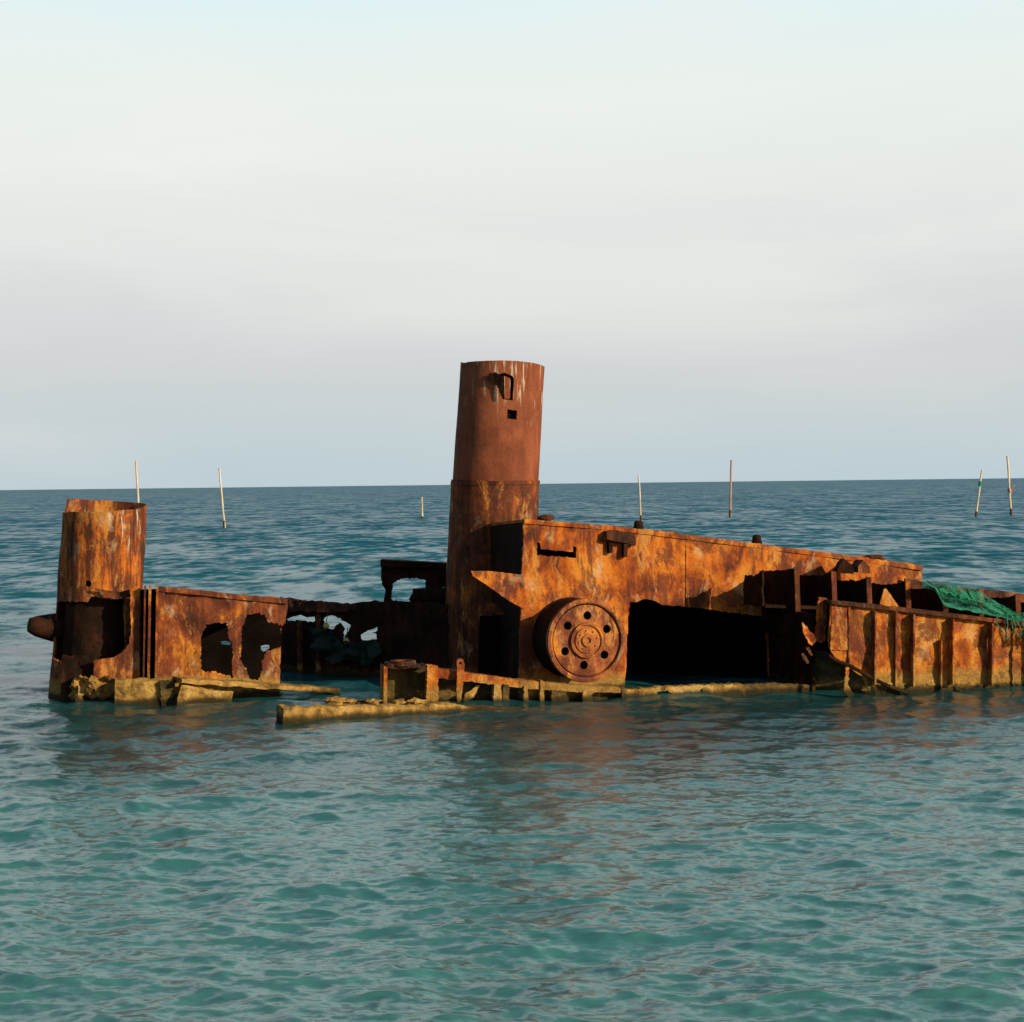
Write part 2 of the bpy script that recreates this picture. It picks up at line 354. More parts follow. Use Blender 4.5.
# ------------------------------------------------------------------ sea
def make_sea():
    ps = [1500.]
    while ps[-1] > 700: ps.append(ps[-1] * .97)
    while ps[-1] > 2.0: ps.append(ps[-1] - (.85 if ps[-1] < 560 else 2))
    while ps[-1] > .15: ps.append(ps[-1] * .8)
    ys = H * F / np.array(ps)
    core = np.linspace(-.30, .30, 800)
    side = .30 * 1.12 ** np.arange(1, 24)
    tx = np.concatenate([-side[::-1], core, side])
    ny, nx = len(ys), len(tx)
    Y = np.repeat(ys[:, None], nx, 1); X = ys[:, None] * tx[None, :]
    Y = Y.astype(np.float64)
    dy = np.gradient(ys); dx = ys * .6 / 800
    Z = np.zeros_like(X); DX = np.zeros_like(X); DY = np.zeros_like(X)
    nw = 130
    lam = np.exp(rng.uniform(math.log(.13), math.log(4.0), nw))
    ang = R(-96) + rng.normal(0, R(38), nw)
    ph = rng.uniform(0, 2 * math.pi, nw)
    # a slow patchiness so the chop is not even
    for L, A, p in zip(lam, ang, ph):
        k = 2 * math.pi / L; kx, ky = k * math.cos(A), k * math.sin(A)
        slope = .0255 * (1.0 if L < .75 else (.75 / L) ** .6) * (1.0 if L > .22 else (L / .22) ** .6)
        amp = slope / k
        att = np.exp(-((np.abs(ky) * dy) ** 2 + (np.abs(kx) * dx) ** 2) * .22)[:, None]
        th = kx * X + ky * Y + p
        s_, c_ = np.sin(th), np.cos(th)
        Z += amp * att * s_; q = 1.3 * amp * att * c_
        DX += q * math.cos(A); DY += q * math.sin(A)
    gust = np.sin(X * .31 + 1) * np.sin(Y * .23 + .6 * np.sin(X * .17)) * .28 + 1
    Z *= gust
    V = np.stack([X + DX, Y + DY, Z], -1).reshape(-1, 3).astype(np.float32)
    i = np.arange((ny - 1) * nx).reshape(ny - 1, nx)[:, :-1].ravel()
    Q = np.stack([i, i + 1, i + nx + 1, i + nx], 1).astype(np.int32)
    me = bpy.data.meshes.new('sea'); me.vertices.add(len(V)); me.vertices.foreach_set('co', V.ravel())
    me.loops.add(Q.size); me.loops.foreach_set('vertex_index', Q.ravel())
    me.polygons.add(len(Q)); me.polygons.foreach_set('loop_start', np.arange(0, Q.size, 4, dtype=np.int32))
    me.polygons.foreach_set('use_smooth', np.ones(len(Q), dtype=bool))
    me.update(calc_edges=True)
    k = NT('sea_water')
    g = k.n('ShaderNodeNewGeometry'); x = k.n('ShaderNodeSeparateXYZ'); k.l(g.outputs['Position'], x.inputs[0])
    cn_ = k.coords(scale=(.12, .12, 1)); patch = k.noise(cn_, 1.0, 4)
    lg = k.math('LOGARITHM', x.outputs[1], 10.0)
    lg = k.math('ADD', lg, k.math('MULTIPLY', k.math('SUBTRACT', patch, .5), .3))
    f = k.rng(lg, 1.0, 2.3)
    c = k.ramp(f, [(0, (.054, .200, .210)), (.2, (.036, .170, .184)), (.31, (.009, .056, .060)), (.4, (.008, .080, .098)), (.6, (.007, .112, .168)), (1, (.006, .100, .175))])  # dark stop near the wreck paints its reflection into the water colour
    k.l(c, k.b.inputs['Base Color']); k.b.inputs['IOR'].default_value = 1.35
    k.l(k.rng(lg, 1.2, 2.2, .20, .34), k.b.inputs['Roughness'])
    # ripples too small or too far for the mesh tilt the surface normal directly
    def tilt(scale, vsc):
        x = k.n('ShaderNodeTexNoise'); k.l(k.coords(scale=vsc), x.inputs['Vector']); x.inputs['Scale'].default_value = scale; x.inputs['Detail'].default_value = 4; x.inputs['Roughness'].default_value = .6
        a = k.n('ShaderNodeVectorMath', operation='SUBTRACT'); k.l(x.outputs['Color'], a.inputs[0]); a.inputs[1].default_value = (.5, .5, .5); return a.outputs[0]
    def vscale(v, f3):
        a = k.n('ShaderNodeVectorMath', operation='SCALE'); k.l(v, a.inputs[0]); k.val(a.inputs[3], f3); return a.outputs[0]
    def vadd(a_, b_):
        a = k.n('ShaderNodeVectorMath', operation='ADD'); k.l(a_, a.inputs[0]); k.l(b_, a.inputs[1]); return a.outputs[0]
    far = k.rng(lg, 1.35, 2.0)
    v1 = vscale(vadd(vscale(tilt(4.2, (1, 1.5, 1)), .7), vscale(tilt(11, (1, 1.6, 1)), .55)), k.rng(lg, 1.1, 1.45, 1.1, .7))
    v2 = vscale(tilt(.55, (2.0, .9, 1)), k.math('MULTIPLY', far, 2.2))
    v3 = vscale(tilt(.17, (1.3, .5, 1)), k.math('MULTIPLY', far, 1.3))
    lean = k.n('ShaderNodeCombineXYZ'); k.l(k.math('MULTIPLY', far, -.23), lean.inputs[1])   # far off, only the wave faces that lean south show between the crests
    vv = vadd(vadd(v1, lean.outputs[0]), vadd(v2, v3))
    fl_ = k.n('ShaderNodeVectorMath', operation='MULTIPLY'); k.l(vv, fl_.inputs[0]); fl_.inputs[1].default_value = (.6, 1, 0)
    nn = k.n('ShaderNodeVectorMath', operation='NORMALIZE'); k.l(vadd(fl_.outputs[0], g.outputs['Normal']), nn.inputs[0])
    k.l(nn.outputs[0], k.b.inputs['Normal'])
    me.materials.append(k.m)
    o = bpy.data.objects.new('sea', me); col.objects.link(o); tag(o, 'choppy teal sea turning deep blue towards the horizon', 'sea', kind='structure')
make_sea()

# ------------------------------------------------------------------ the wreck
ROOT = Vector((0, 30, 0))
wreck = bpy.data.objects.new('shipwreck', None); col.objects.link(wreck); wreck.location = ROOT
tag(wreck, 'rusted half sunken shipwreck with a tall funnel rising from the sea', 'shipwreck')
def part(mb, name, mat, parent=None, label=None, **kw):
    o = mb.build(name, M[mat], parent or wreck, **kw)
    if label: o['label'] = label
    return o

A = Plane(524, 29.2, 20)          # face of the engine housing
Hp = Plane(860, 28.7, 12)         # hull side at right
L = Plane(160, 29.0, 10)          # riveted plate at left
K = Plane(440, 27.7, 11)          # low rail in front
e2 = Vector((0, 0, 1))

# --- engine housing
housing = part(MB().sheet([(524, 519), (560, 522), (610, 525.5), (670, 532), (736, 541), (830, 553), (918, 564.5), (922, 567), (922, 700), (770, 700), (767, 617), (736, 613), (700, 608), (662, 605), (655, 601), (643, 599), (637, 602), (630, 602), (627, 640), (624, 700), (519, 700), (520.5, 640), (522, 600)],
    A, .05, [[(537, 542), (540, 543), (541, 549), (573, 552), (573, 546), (576, 547), (576, 558), (537, 555)]], 6, .35, .02, .03), 'engine_housing', 'house')
topf = [(524, 519), (610, 525.5), (736, 541), (830, 553), (922, 566)]
DEP = 1.8
mb = MB()
for (a, b) in zip(topf[:-1], topf[1:]):
    q = [A(*a, -.03), A(*b, -.03), A(*b, DEP), A(*a, DEP)]
    q[2].z -= .10; q[3].z -= .10
    mb.hexa(q, [p - Vector((0, 0, .045)) for p in q])
part(mb, 'housing_top', 'house')
lw0, lw1 = A(524, 521, .0), A(524, 521, DEP)
def wall(p0, p1, z0, z1a, z1b, th, side):
    p0, p1 = Vector(p0), Vector(p1); d = (p1 - p0).normalized(); s_ = Vector((-d.y, d.x, 0)) * th * side
    a = [Vector((p0.x, p0.y, z0)), Vector((p1.x, p1.y, z0)), Vector((p1.x, p1.y, z1b)), Vector((p0.x, p0.y, z1a))]
    return MB().hexa(a, [p + s_ for p in a])
f0 = A(524, 519, .052); f1 = A(524, 519, DEP)
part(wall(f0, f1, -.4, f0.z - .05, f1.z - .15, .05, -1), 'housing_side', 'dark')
g0 = A(920, 566, .052); g1 = A(920, 566, DEP)
part(wall(g0, g1, -.4, g0.z - .05, g1.z - .15, .05, 1), 'housing_side', 'brown')
part(wall(f1, g1, -.4, f1.z - .16, g1.z - .16, .05, 1), 'housing_back', 'recess_shade')
# top trim strip with bolts
mb = MB()
for (a, b) in zip(topf[:-1], topf[1:]):
    mb.prism([(a[0], a[1] + .3), (b[0], b[1] + .3), (b[0], b[1] + 4.5), (a[0], a[1] + 4.5)], A, -.028, .02)
part(mb, 'edge_strip', 'house')
for i, (px, py) in enumerate([(645, 529), (764, 543)]):
    c = A(px, py, .25); c.z -= .01
    mb = MB().lathe([(.0, -.1), (.085, -.1), (.085, .03), (.075, .05), (.07, .11), (.05, .135), (0, .14)], c, e2, Vector((1, 0, 0)), Vector((0, 1, 0)), 12)
    part(mb, 'mooring_stud', 'dark')
for px, py, s_ in [(553, 518.5, 1.0), (882, 558.5, 1.5)]:
    c = A(px, py, .3); mb = MB().lump(c, .13 * s_, .12, .06, px, .4); part(mb, 'rust_lump', 'brown')
# hinge gadget on the face
mb = MB().prism([(603, 531), (613, 530), (631, 534), (632, 541), (622, 543), (603, 539)], A, -.16, .0)
hg = part(mb, 'bracket', 'brown')
part(MB().prism([(606, 539), (611, 540), (610, 553), (607, 552)], A, -.10, .0), 'lug', 'dark', hg)
part(MB().prism([(621, 542), (625, 542), (624, 557), (621, 556)], A, -.12, .0), 'lug', 'dark', hg)
part(MB().tube([A(601, 538, -.08), A(633, 543, -.08)], .045, 10), 'pin', 'brown', hg)
# lower-left scoop bracket
kn = part(MB().sheet([(471, 571), (490, 571), (524, 575), (523, 609), (508, 600), (488, 586), (473, 576)], A, .04, (), 4, .15, .01), 'knee_bracket', 'house')
part(MB().prism([(486, 604), (494, 603), (502, 609), (504, 615), (495, 614), (487, 611)], A.shifted(.5), 0, .05), 'torn_tab', 'brown', kn)
# patch plates / weld seams on the face
for x, y0, y1 in [(686, 536, 605), (752, 545, 614)]:
    part(MB().prism([(x, y0), (x + 1.0, y0), (x + 1.0, y1), (x, y1)], A, -.006, .01), 'weld_seam', 'house', housing)

# --- flywheel on its face
WC = A(569, 637); n = A.n; e1 = A.e
web = MB()
def wm(u, v, tt): return WC + e1 * u + e2 * v + n * (.70 - tt)
circ = lambda cx, cy, r, k: [(cx + r * math.cos(2 * math.pi * i / k), cy + r * math.sin(2 * math.pi * i / k)) for i in range(k)]
holes = [circ(.375 * math.cos(R(a)), .375 * math.sin(R(a)), .066, 14) for a in (86, 142, 204, 264, 322, 25)]
fly = part(web.sheet(circ(0, 0, .535, 60), wm, .06, holes, .06, 0, .004, 3), 'flywheel', 'wheel', sharp=40)
part(MB().lathe([(.53, .0), (.60, .0), (.60, .05), (.58, .07), (.58, .62), (.632, .655), (.64, .70), (.63, .735), (.585, .745), (.562, .735), (.556, .69), (.545, .66), (.53, .62)], WC, n, e1, e2, 72, True), 'rim', 'wheel', fly)
part(MB().lathe([(.592, .0), (.615, .02), (.615, .06), (.597, .08), (.597, .58), (.612, .62), (.6125, .64)], WC, n, e1, e2, 72), 'barrel_shade', 'dark', fly)  # dark sleeve added to paint the rim's shaded left side
part(MB().lathe([(.27, .62), (.27, .73), (.262, .75), (.235, .752), (.228, .725), (.20, .722), (.19, .745), (.10, .755), (.09, .785), (.045, .79), (.04, .76), (0, .76)], WC, n, e1, e2, 40), 'hub', 'wheel', fly)
part(MB().lathe([(0, .60), (.50, .60), (.50, .57), (0, .57)], WC, n, e1, e2, 40), 'shade_disc', 'recess_shade', fly)  # dark disc added so the web holes show shade
for k in range(8):
    an = R(45 * k + 10); c = WC + (e1 * math.cos(an) + e2 * math.sin(an)) * .150
    part(MB().lathe([(.016, .72), (.016, .752), (.0, .754)], c, n, e1, e2, 6), 'hub_bolt', 'brown', fly)

# --- funnel
def cyl(axis0, axis1, rad, nsp=1):
    """map (angle deg, v 0..1 up) -> point on the shell"""
    a0, a1 = Vector(axis0), Vector(axis1); ax = (a1 - a0); axn = ax.normalized()
    ex = Vector((1, 0, 0)); ex = (ex - axn * ex.dot(axn)).normalized(); ey = axn.cross(ex)
    def f(u, v, tt):
        a = R(u / 1.0); r = (rad[0] + (rad[1] - rad[0]) * v) - tt
        return a0 + ax * v + (ex * math.sin(a) - ey * math.cos(a)) * r
    return f
FY = 31.4
fb = at_depth(487, 716, FY); fm = at_depth(495.2, 481, FY); ft = at_depth(502.6, 364, FY)
r_low = 44.3 / F * FY; r_up = 42.2 / F * FY
def wrapsheet(mapf, top, bottom, holes, thick, dent=.01, step=5, vs=120., hr=.5):
    # u: -180..180 deg ; v scaled by vs so steps are square-ish
    g = lambda u, v, tt: mapf(u, v / vs, tt)
    out = []
    us = np.linspace(-180, 180, 73)
    out += [(float(u), bottom * vs) for u in us] + [(float(u), top(float(u)) * vs) for u in us[::-1]]
    hs = [[(u, v * vs) for u, v in h] for h in holes]
    return MB().sheet(out, g, thick, hs, step, 0, dent, .03, hrough=hr)
low = cyl(fb, fm, (47.5 / F * FY, r_low))
# upper shell: holes in pixel terms
def inv(px, py, axA, axB, hw):
    v = (axA[1] - py) / (axA[1] - axB[1]); cx = axA[0] + (axB[0] - axA[0]) * v
    return (math.degrees(math.asin(max(-.98, min(.98, (px - cx) / hw)))), v)
fun = part(wrapsheet(low, lambda u: 1.0, 0.0, [], .03, .012, 7, 230), 'funnel', 'funnel_low', sharp=40)
upm = cyl(fm - Vector((0, 0, .08)), ft, (r_up + .006, r_up))
iv = lambda px, py: inv(px, py, (495.2, 486), (502.6, 364), 42.5)
hole1 = [iv(*p) for p in [(498.5, 377), (505, 375), (512.5, 377.5), (514, 380), (513, 401.5), (503, 401), (500, 393), (496, 387), (493, 380)]]
hole2 = [iv(*p) for p in [(507.5, 410.5), (517, 411), (516.5, 420), (507.5, 419.5)]]
part(wrapsheet(upm, lambda u: 1.0 + .012 * math.sin(R(u * 2 + 40)) - (.008 if -75 < u < -55 else 0) - .003 * abs(noise.noise(Vector((u * .05, 0, 0)))), 0.0, [hole1, hole2], .035, .006, 6, 110, .12), 'upper_shell', 'funnel_up', fun, 'smooth brown upper half of the funnel with a torn port', sharp=40)
mid = lambda u, v, tt: upm(u, v, tt)
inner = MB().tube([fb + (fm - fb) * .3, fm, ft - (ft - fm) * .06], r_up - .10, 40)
part(inner, 'shade_liner', 'recess_shade', fun)  # near-black tube added to paint the dark inside the funnel
flap = MB()
pts = [iv(*p) for p in [(490, 377), (496, 375), (503, 379), (503.5, 400), (501, 398), (498, 388), (490, 384)]]
flap.sheet([(u, v * 110) for u, v in pts], lambda u, v, tt: upm(u, v / 110, tt - .05 - .004 * max(0, u + 8)), .02, (), 2.5, .2, .0)
part(flap, 'torn_flap', 'dark', fun)
pl2 = [iv(*p) for p in [(504.5, 378), (511.5, 379.5), (511, 400), (505, 400)]]
part(MB().sheet([(u, v * 110) for u, v in pl2], lambda u, v, tt: upm(u, v / 110, tt + .05), .02, (), 3, .1), 'port_cover', 'funnel_up', fun)
part(MB().lathe([(r_low - .01, -.03), (r_low + .007, -.03), (r_low + .007, .03), (r_low - .01, .03)], fm - Vector((0, 0, .03)), (ft - fm).normalized(), Vector((1, 0, 0)), Vector((0, 1, 0)), 64, True), 'seam_band', 'funnel_low', fun)

# --- broken stack at left
SY = 29.7
sb = at_depth(92.5, 716, SY); st_ = at_depth(105.5, 501.5, SY)
rs = (43.5 / F * SY, 41.0 / F * SY)
sm = cyl(sb, st_, rs)
ivs = lambda px, py: inv(px, py, (92.5, 716), (105.5, 499), 42.5)
def srim(u):   # rim torn low on the near left side
    if -100 < u < 95: return 1.0 - .055 * (1 - ((u + 100) / 195) ** 1.8) - .006 + .006 * noise.noise(Vector((u * .04, 2, 0)))
    return 1.0 + .006 * noise.noise(Vector((u * .05, 1, 0)))
sh = [ivs(*p) for p in [(50, 602), (80, 599), (97, 598), (101, 592), (118, 594), (131, 591), (131, 640), (125, 650), (112, 656), (92, 659), (72, 660), (46, 658), (46, 630)]]
shot = circ(*ivs(98, 580), 1, 3)
c0 = ivs(97.5, 580); rh = [(c0[0] + 4.6 * math.cos(a), c0[1] + 4.6 / 200 * math.sin(a) * .68) for a in np.linspace(0, 2 * math.pi, 12, endpoint=False)]
stack = part(wrapsheet(sm, srim, 0.0, [sh, rh], .03, .012, 6, 200), 'broken_stack', 'stack', sharp=40)
part(MB().tube([sb + (st_ - sb) * .0, sb + (st_ - sb) * .5, sb + (st_ - sb) * .62], rs[1] - .12, 32), 'shade_liner', 'dark', stack)  # dark tube added inside the stack for the shade in its opening
pa, pb = at_depth(60, 628, SY + .1), at_depth(36, 626, SY - .15)
part(MB().tube([pa, pa.lerp(pb, .55), pb, pb.lerp(at_depth(29, 625, SY - .2), 1)], [.24, .20, .16, .11], 20), 'pipe_stub', 'dark', stack)
lip = MB().sheet([(94, 588), (104, 590), (120, 592), (131, 589), (131, 597), (116, 599), (103, 597)], Plane(110, 28.98, 6), .03, (), 3, .3, .02, .2)
part(lip, 'torn_lip', 'brown', stack)
lf = MB().sheet([(130, 588), (136, 586), (140, 587), (140, 700), (92, 700), (94, 660), (110, 658), (122, 653), (129, 644), (131, 632)], Plane(120, 28.85, 10), .04, (), 4, .3, .015, .1)
part(lf, 'casing_plate', 'hull', None, 'curved orange casing plate at the foot of the stack')
part(MB().sheet([(62, 655), (95, 657), (100, 668), (100, 705), (60, 705)], Plane(80, 28.92, 4), .04, (), 4, .6, .02, .1), 'lower_casing', 'dark')
part(MB().sheet([(70, 690), (73, 679), (80, 676), (88, 679), (95, 674), (103, 677), (110, 675), (117, 680), (118, 704), (70, 704)], Plane(95, 28.75, 8), .22, (), 2.2, .9, .16, .11), 'barnacle_crust', 'crust')
# stiffeners of the left section (proud ribs with shaded left faces)
for x0, x1, mat in [(144.5, 146.2, 'brown'), (149, 151.5, 'hull'), (156.5, 158.5, 'hull')]:
    t_ = -.26 if x0 > 150 else -.2
    part(MB().prism([(x0, 585.5), (x1, 585.5), (x1 - 2, 700), (x0 - 2, 700)], L, t_, .02), 'stiffener', mat)
part(MB().prism([(136, 590), (160, 589), (160, 705), (134, 705)], L, .05, .09), 'stiffener_backing', 'dark')

# --- riveted plate with rusted-out holes
hA = [(207, 624), (215, 622.5), (227, 623), (229, 630), (228.5, 636), (232, 645), (233.5, 654), (232, 664), (233, 678), (222, 674), (213, 671), (206, 672.5), (201, 669), (200.5, 645), (202, 632), (206, 628)]
hB = [(249, 614.5), (258, 613), (265, 615), (268, 622), (281, 624), (281.5, 646), (277, 648), (266, 651), (263, 660), (262, 668), (258, 680), (251, 679), (246, 671), (241, 660), (241, 650), (242, 640), (242, 626), (245, 618)]
plate = part(MB().sheet([(158, 586.5), (200, 590.5), (240, 595), (272, 596.5), (287.5, 599.5), (287, 612), (285, 623), (281, 627), (280.6, 660), (280, 705), (175, 705), (172, 688), (158, 680)], L, .03, [hA, hB], 5, .4, .03, .05, hrough=.8), 'side_plate', 'plate', None, 'mottled red plate with two rusted out holes')
part(MB().prism([(158, 586), (200, 590), (240, 594.5), (287, 599), (287, 603.5), (240, 599.5), (200, 595), (158, 591)], L, -.05, -.002), 'rim_strip', 'plate', plate)
part(MB().prism([(158.5, 592), (164.5, 592.5), (163, 690), (157, 690)], L, -.035, -.002), 'edge_strap', 'plate', plate)
tp = [L(158, 587.5, .0), L(287, 600.5, .0)]; bk = [L(158, 587.5, 1.3), L(287, 600.5, 1.3)]
for q in bk: q.z -= .05
q = [tp[0], tp[1], bk[1], bk[0]]
part(MB().hexa(q, [p - Vector((0, 0, .04)) for p in q]), 'deck_plate', 'brown')
Lb = L.shifted(1.3)
part(MB().sheet([(150, 596), (281, 605), (281, 705), (150, 705)], Lb, .04, [[(221, 641.5), (226, 641), (231, 642.5), (230, 645), (222, 644.5)], [(261, 646), (269, 645), (270, 648), (264, 652), (261, 650)]], 9, .3, .03, .05), 'inner_bulkhead', 'recess_shade')  # wall coloured near-black for the shade behind the plate's holes

# --- shaded bulkhead between plate and funnel, shade deepened by its dark colour
a_ = at_depth(280, 650, 33.0); b_ = at_depth(446, 650, 30.9)
D = Plane(280, 33.0, math.degrees(math.atan2(b_.y - a_.y, b_.x - a_.x)))
dh = [[(286, 619), (292, 616.5), (299, 615), (304, 616.5), (315, 617), (316.5, 621), (311, 622.5), (300, 621), (288, 621.5)],
      [(322, 618), (327, 616), (332, 615.5), (340, 618), (346, 622), (351, 625), (349, 629), (346, 634), (343.5, 640), (342, 637), (342.5, 628), (339, 623), (335, 625), (333, 629), (323, 629)],
      [(359, 635), (364, 632), (370, 629.5), (376.5, 626.5), (377, 630), (371, 633), (376, 634), (377, 639), (370, 641), (365, 643), (360, 639)],
      [(339, 648), (341.2, 648), (341, 657), (339.3, 657)]]
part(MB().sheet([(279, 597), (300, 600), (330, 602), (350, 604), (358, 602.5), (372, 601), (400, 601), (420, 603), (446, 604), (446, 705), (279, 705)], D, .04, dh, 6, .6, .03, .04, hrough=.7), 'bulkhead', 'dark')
part(MB().sheet([(280, 597.5), (300, 600), (330, 602), (350, 604), (360, 603), (359, 609), (345, 612), (322, 612), (305, 610), (287, 613), (280, 612)], lambda u, v, tt: D(u, v, tt - .10), .06, (), 4, .7, .04, .12), 'rim_strip', 'brown')
part(MB().sheet([(300, 622), (303, 622), (304, 700), (301, 700)], lambda u, v, tt: D(u, v, tt - .08), .06, (), 4, .3), 'stiffener', 'brown')
part(MB().sheet([(318, 614), (321.5, 614), (322, 700), (319, 700)], lambda u, v, tt: D(u, v, tt - .08), .06, (), 4, .3), 'stiffener', 'brown')
sn = MB().sheet([(316, 626), (333, 629), (344, 639), (358, 642), (379, 640), (384, 652), (373, 666), (352, 660), (336, 664), (322, 650)], lambda u, v, tt: D(u, v, tt - .13), .012, (), 2.5, .9, .10, .14)
tag(sn.build('net_scrap', M['net_dark'], None, D(350, 664, -.13), 180), 'torn dark teal net scrap hanging below the holes of the black bulkhead', 'net')
U = Plane(415, 32.7, 0)
fr = part(MB().sheet([(381, 560), (400, 560.5), (425, 562), (449, 564), (449, 612), (400, 612), (384, 604), (384.5, 596), (385.5, 590), (382, 584), (381, 578)], U, .18,
    [[(392, 584), (397, 580), (403, 578.5), (412, 578), (420, 579), (425.5, 580), (425.5, 588), (424, 591), (416, 592), (411, 595), (409, 599), (411, 603), (400, 602.5), (391.5, 600), (391, 592)], [(435, 589), (446, 588), (446, 591), (437, 591.3)]], 4, .5, .03, .1), 'deck_frame', 'dark')
part(MB().prism([(381, 559.5), (449, 563), (449, 568), (381, 566)], U, -.14, .3), 'beam_flange', 'dark', fr)
part(MB().tube([at_depth(413, 598, 32.2), at_depth(448, 597, 32.2)], .16, 16), 'drum', 'dark')
# red strip of wall beside the funnel foot
part(MB().prism([(469, 618), (478.5, 619), (477, 700), (468, 700)], Plane(473, 30.45, 20), 0, .04), 'upright', 'plate')
part(MB().prism([(480, 616), (520, 616), (520, 700), (478, 700)], Plane(500, 30.3, 10), 0, .04), 'inner_partition', 'recess_shade')  # near-black sheet paints the dark interior beside the funnel foot

# --- ribs of the right section
edge = [(762, 570, 617), (796, 567, 606), (833, 571.5, 606), (868, 577, 610), (907, 581, 615), (944, 585, 618), (980, 589, 622), (1017, 594.5, 626), (1054, 600, 632)]
Rp = Plane(792, 29.5, 15)
back = Vector((-math.sin(R(20)), math.cos(R(20)), 0))
for i, (px, y0, y1) in enumerate(edge):
    pf = Rp(px, y0); pz = Rp(px, y1 + 12 if i else 606); D_ = 1.2 if i else .6
    b0 = pf + back * D_ - Vector((0, 0, .09)); 
    th = Vector((math.cos(R(20)), math.sin(R(20)), 0))
    zb = pz.z - .3 if i else pz.z
    hh = pf.z - zb
    top = [(0, hh * 100), (D_ * 25, hh * 100 - 5 - 2 * random.random()), (D_ * 60, hh * 100 - 8 - 2 * random.random()), (D_ * 100, hh * 100 - 10)]
    mbk = MB().sheet(top + [(D_ * 100, 0), (0, 0)], lambda u, v, tt: pf + back * (u / 100) + Vector((0, 0, v / 100 - hh)) + th * tt, .03, (), 9, 1.0, .018, .05)
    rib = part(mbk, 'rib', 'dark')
    if i == 0: continue
    part(MB().prism([(px - 2.4, y0 - .5), (px + 2.4, y0 + .3), (px + 4.0, y1 + 8), (px - .8, y1 + 8)], Rp, -.03, .002), 'flange', 'brown' if i % 2 else 'plate', rib)
# plate behind the ribs, past the housing's end
part(MB().sheet([(905, 578), (950, 587), (1000, 590.5), (1060, 600), (1060, 660), (905, 660)], Rp.shifted(1.25), .04, (), 8, .3, .02), 'rear_plate', 'brown')
# stringer along the rib tops
part(MB().prism([(768, 605), (830, 607), (830, 610), (768, 608)], Rp, .1, 1.0), 'stringer', 'dark')
# transverse bulkhead at the broken end of the hull
tb0 = at_depth(812, 640, 28.95); tb1 = A(767, 640, -.06)
part(wall(tb0, tb1, -.4, 1.17, 1.20, .05, -1), 'transverse_bulkhead', 'dark')
part(wall(tb1 + Vector((.1, 0, 0)), tb0 + Vector((.9, .5, 0)), -.4, 1.1, 1.1, .05, -1), 'transverse_bulkhead', 'recess_shade')

# --- hull side
hull = part(MB().sheet([(830, 601), (870, 605), (920, 610.5), (980, 617.5), (1062, 627), (1062, 715), (872, 715), (868, 690), (862, 676), (846, 666), (837, 660), (831, 652), (828.5, 640), (829, 620)],
    Hp, .04, (), 5, .35, .025, .05), 'hull_side', 'gold', None, 'orange hull plating with vertical stiffeners')
for x, y0, y1, pr, wd in [(873, 611, 684, .14, 1.6), (911.5, 614, 686, .14, 1.6), (950.5, 618.5, 684, .14, 1.6), (989.5, 623, 685, .14, 1.6), (1028, 627, 687, .14, 1.6), (895.3, 608, 690, .08, 1.6), (940, 640, 690, .09, 1.4), (849, 604, 665, .05, 1.4)]:
    part(MB().sheet([(x - wd, y0), (x, y0), (x - .3, y1), (x - wd - .3, y1)], lambda u, v, tt: Hp(u, v, tt - pr), pr, (), 5, .12), 'stiffener', 'hull', hull)
for x0, x1, y0, y1 in [(895.5, 900, 608, 690), (830.5, 848, 606, 650), (1012, 1026, 626, 690)]:
    part(MB().sheet([(x0, y0), (x1, y0 + .5), (x1 - .5, y1), (x0 - .5, y1)], lambda u, v, tt: Hp(u, v, tt - .03), .03, (), 4, .3, .008), 'patch_plate', 'house', hull)
part(MB().sheet([(829, 600), (920, 609.5), (1062, 626.5), (1062, 630.5), (920, 613.5), (829, 603.5)], lambda u, v, tt: Hp(u, v, tt - .09), .35, (), 5, .25, .012), 'gunwale', 'brown', hull)
part(MB().sheet([(818.5, 597), (827, 598), (826.5, 620), (825, 641), (821, 643), (815.5, 638), (817, 615)], Plane(822, 28.75, 16), .04, (), 4, .3, .02, .1), 'end_strip', 'gold', hull)
part(MB().sheet([(802, 622), (807, 626), (814, 634), (815.5, 641), (811, 645.5), (808, 643), (805, 634)], Plane(808, 28.55, 30), .02, (), 3, .2, .03, .15), 'bent_flap', 'house', None, 'bent orange flap sticking out of the broken edge')
part(MB().sheet([(801.5, 654), (804, 653), (809, 662), (808, 664), (804, 660)], Plane(808, 28.5, 30), .02, (), 3, .2).sheet([(806, 648), (809, 647), (813, 655), (811, 656)], Plane(808, 28.5, 30), .02, (), 3, .2), 'torn_tab', 'brown')
part(MB().sheet([(812, 650), (832, 653), (846, 664), (873, 680), (880, 715), (806, 715), (809, 680)], Plane(830, 28.95, -24), .04, (), 5, .4, .02), 'torn_plate', 'weed')
part(MB().sheet([(846, 667), (849.5, 668), (848, 685), (854, 694), (852, 700), (844, 692)], Plane(848, 28.5, 12), .03, (), 3, .3), 'bent_leg', 'gold')
part(MB().tube([Hp(x, y, -.1) for x, y in [(826, 655), (836, 661), (846, 664.5), (858, 671), (870, 678), (884, 684.5), (898, 690), (922, 699)]], .028, 8), 'cable', 'dark')
part(MB().sheet([(880, 604), (884, 589), (886, 588.5), (900, 608), (893, 608)], Plane(886, 29.0, 12), .03, (), 3, .2), 'gusset', 'gold', None, 'pale triangular gusset above the hull edge')
part(MB().prism([(833, 572), (838, 562), (842, 558.5), (851, 566), (850, 573)], Plane(842, 30.7, 0), -.3, .05), 'stowed_block', 'dark')
part(MB().prism([(852, 566), (857, 559.5), (863, 566), (864, 573), (852, 572)], Plane(858, 30.8, 20), -.2, .05), 'stowed_block', 'brown')
mb = MB()
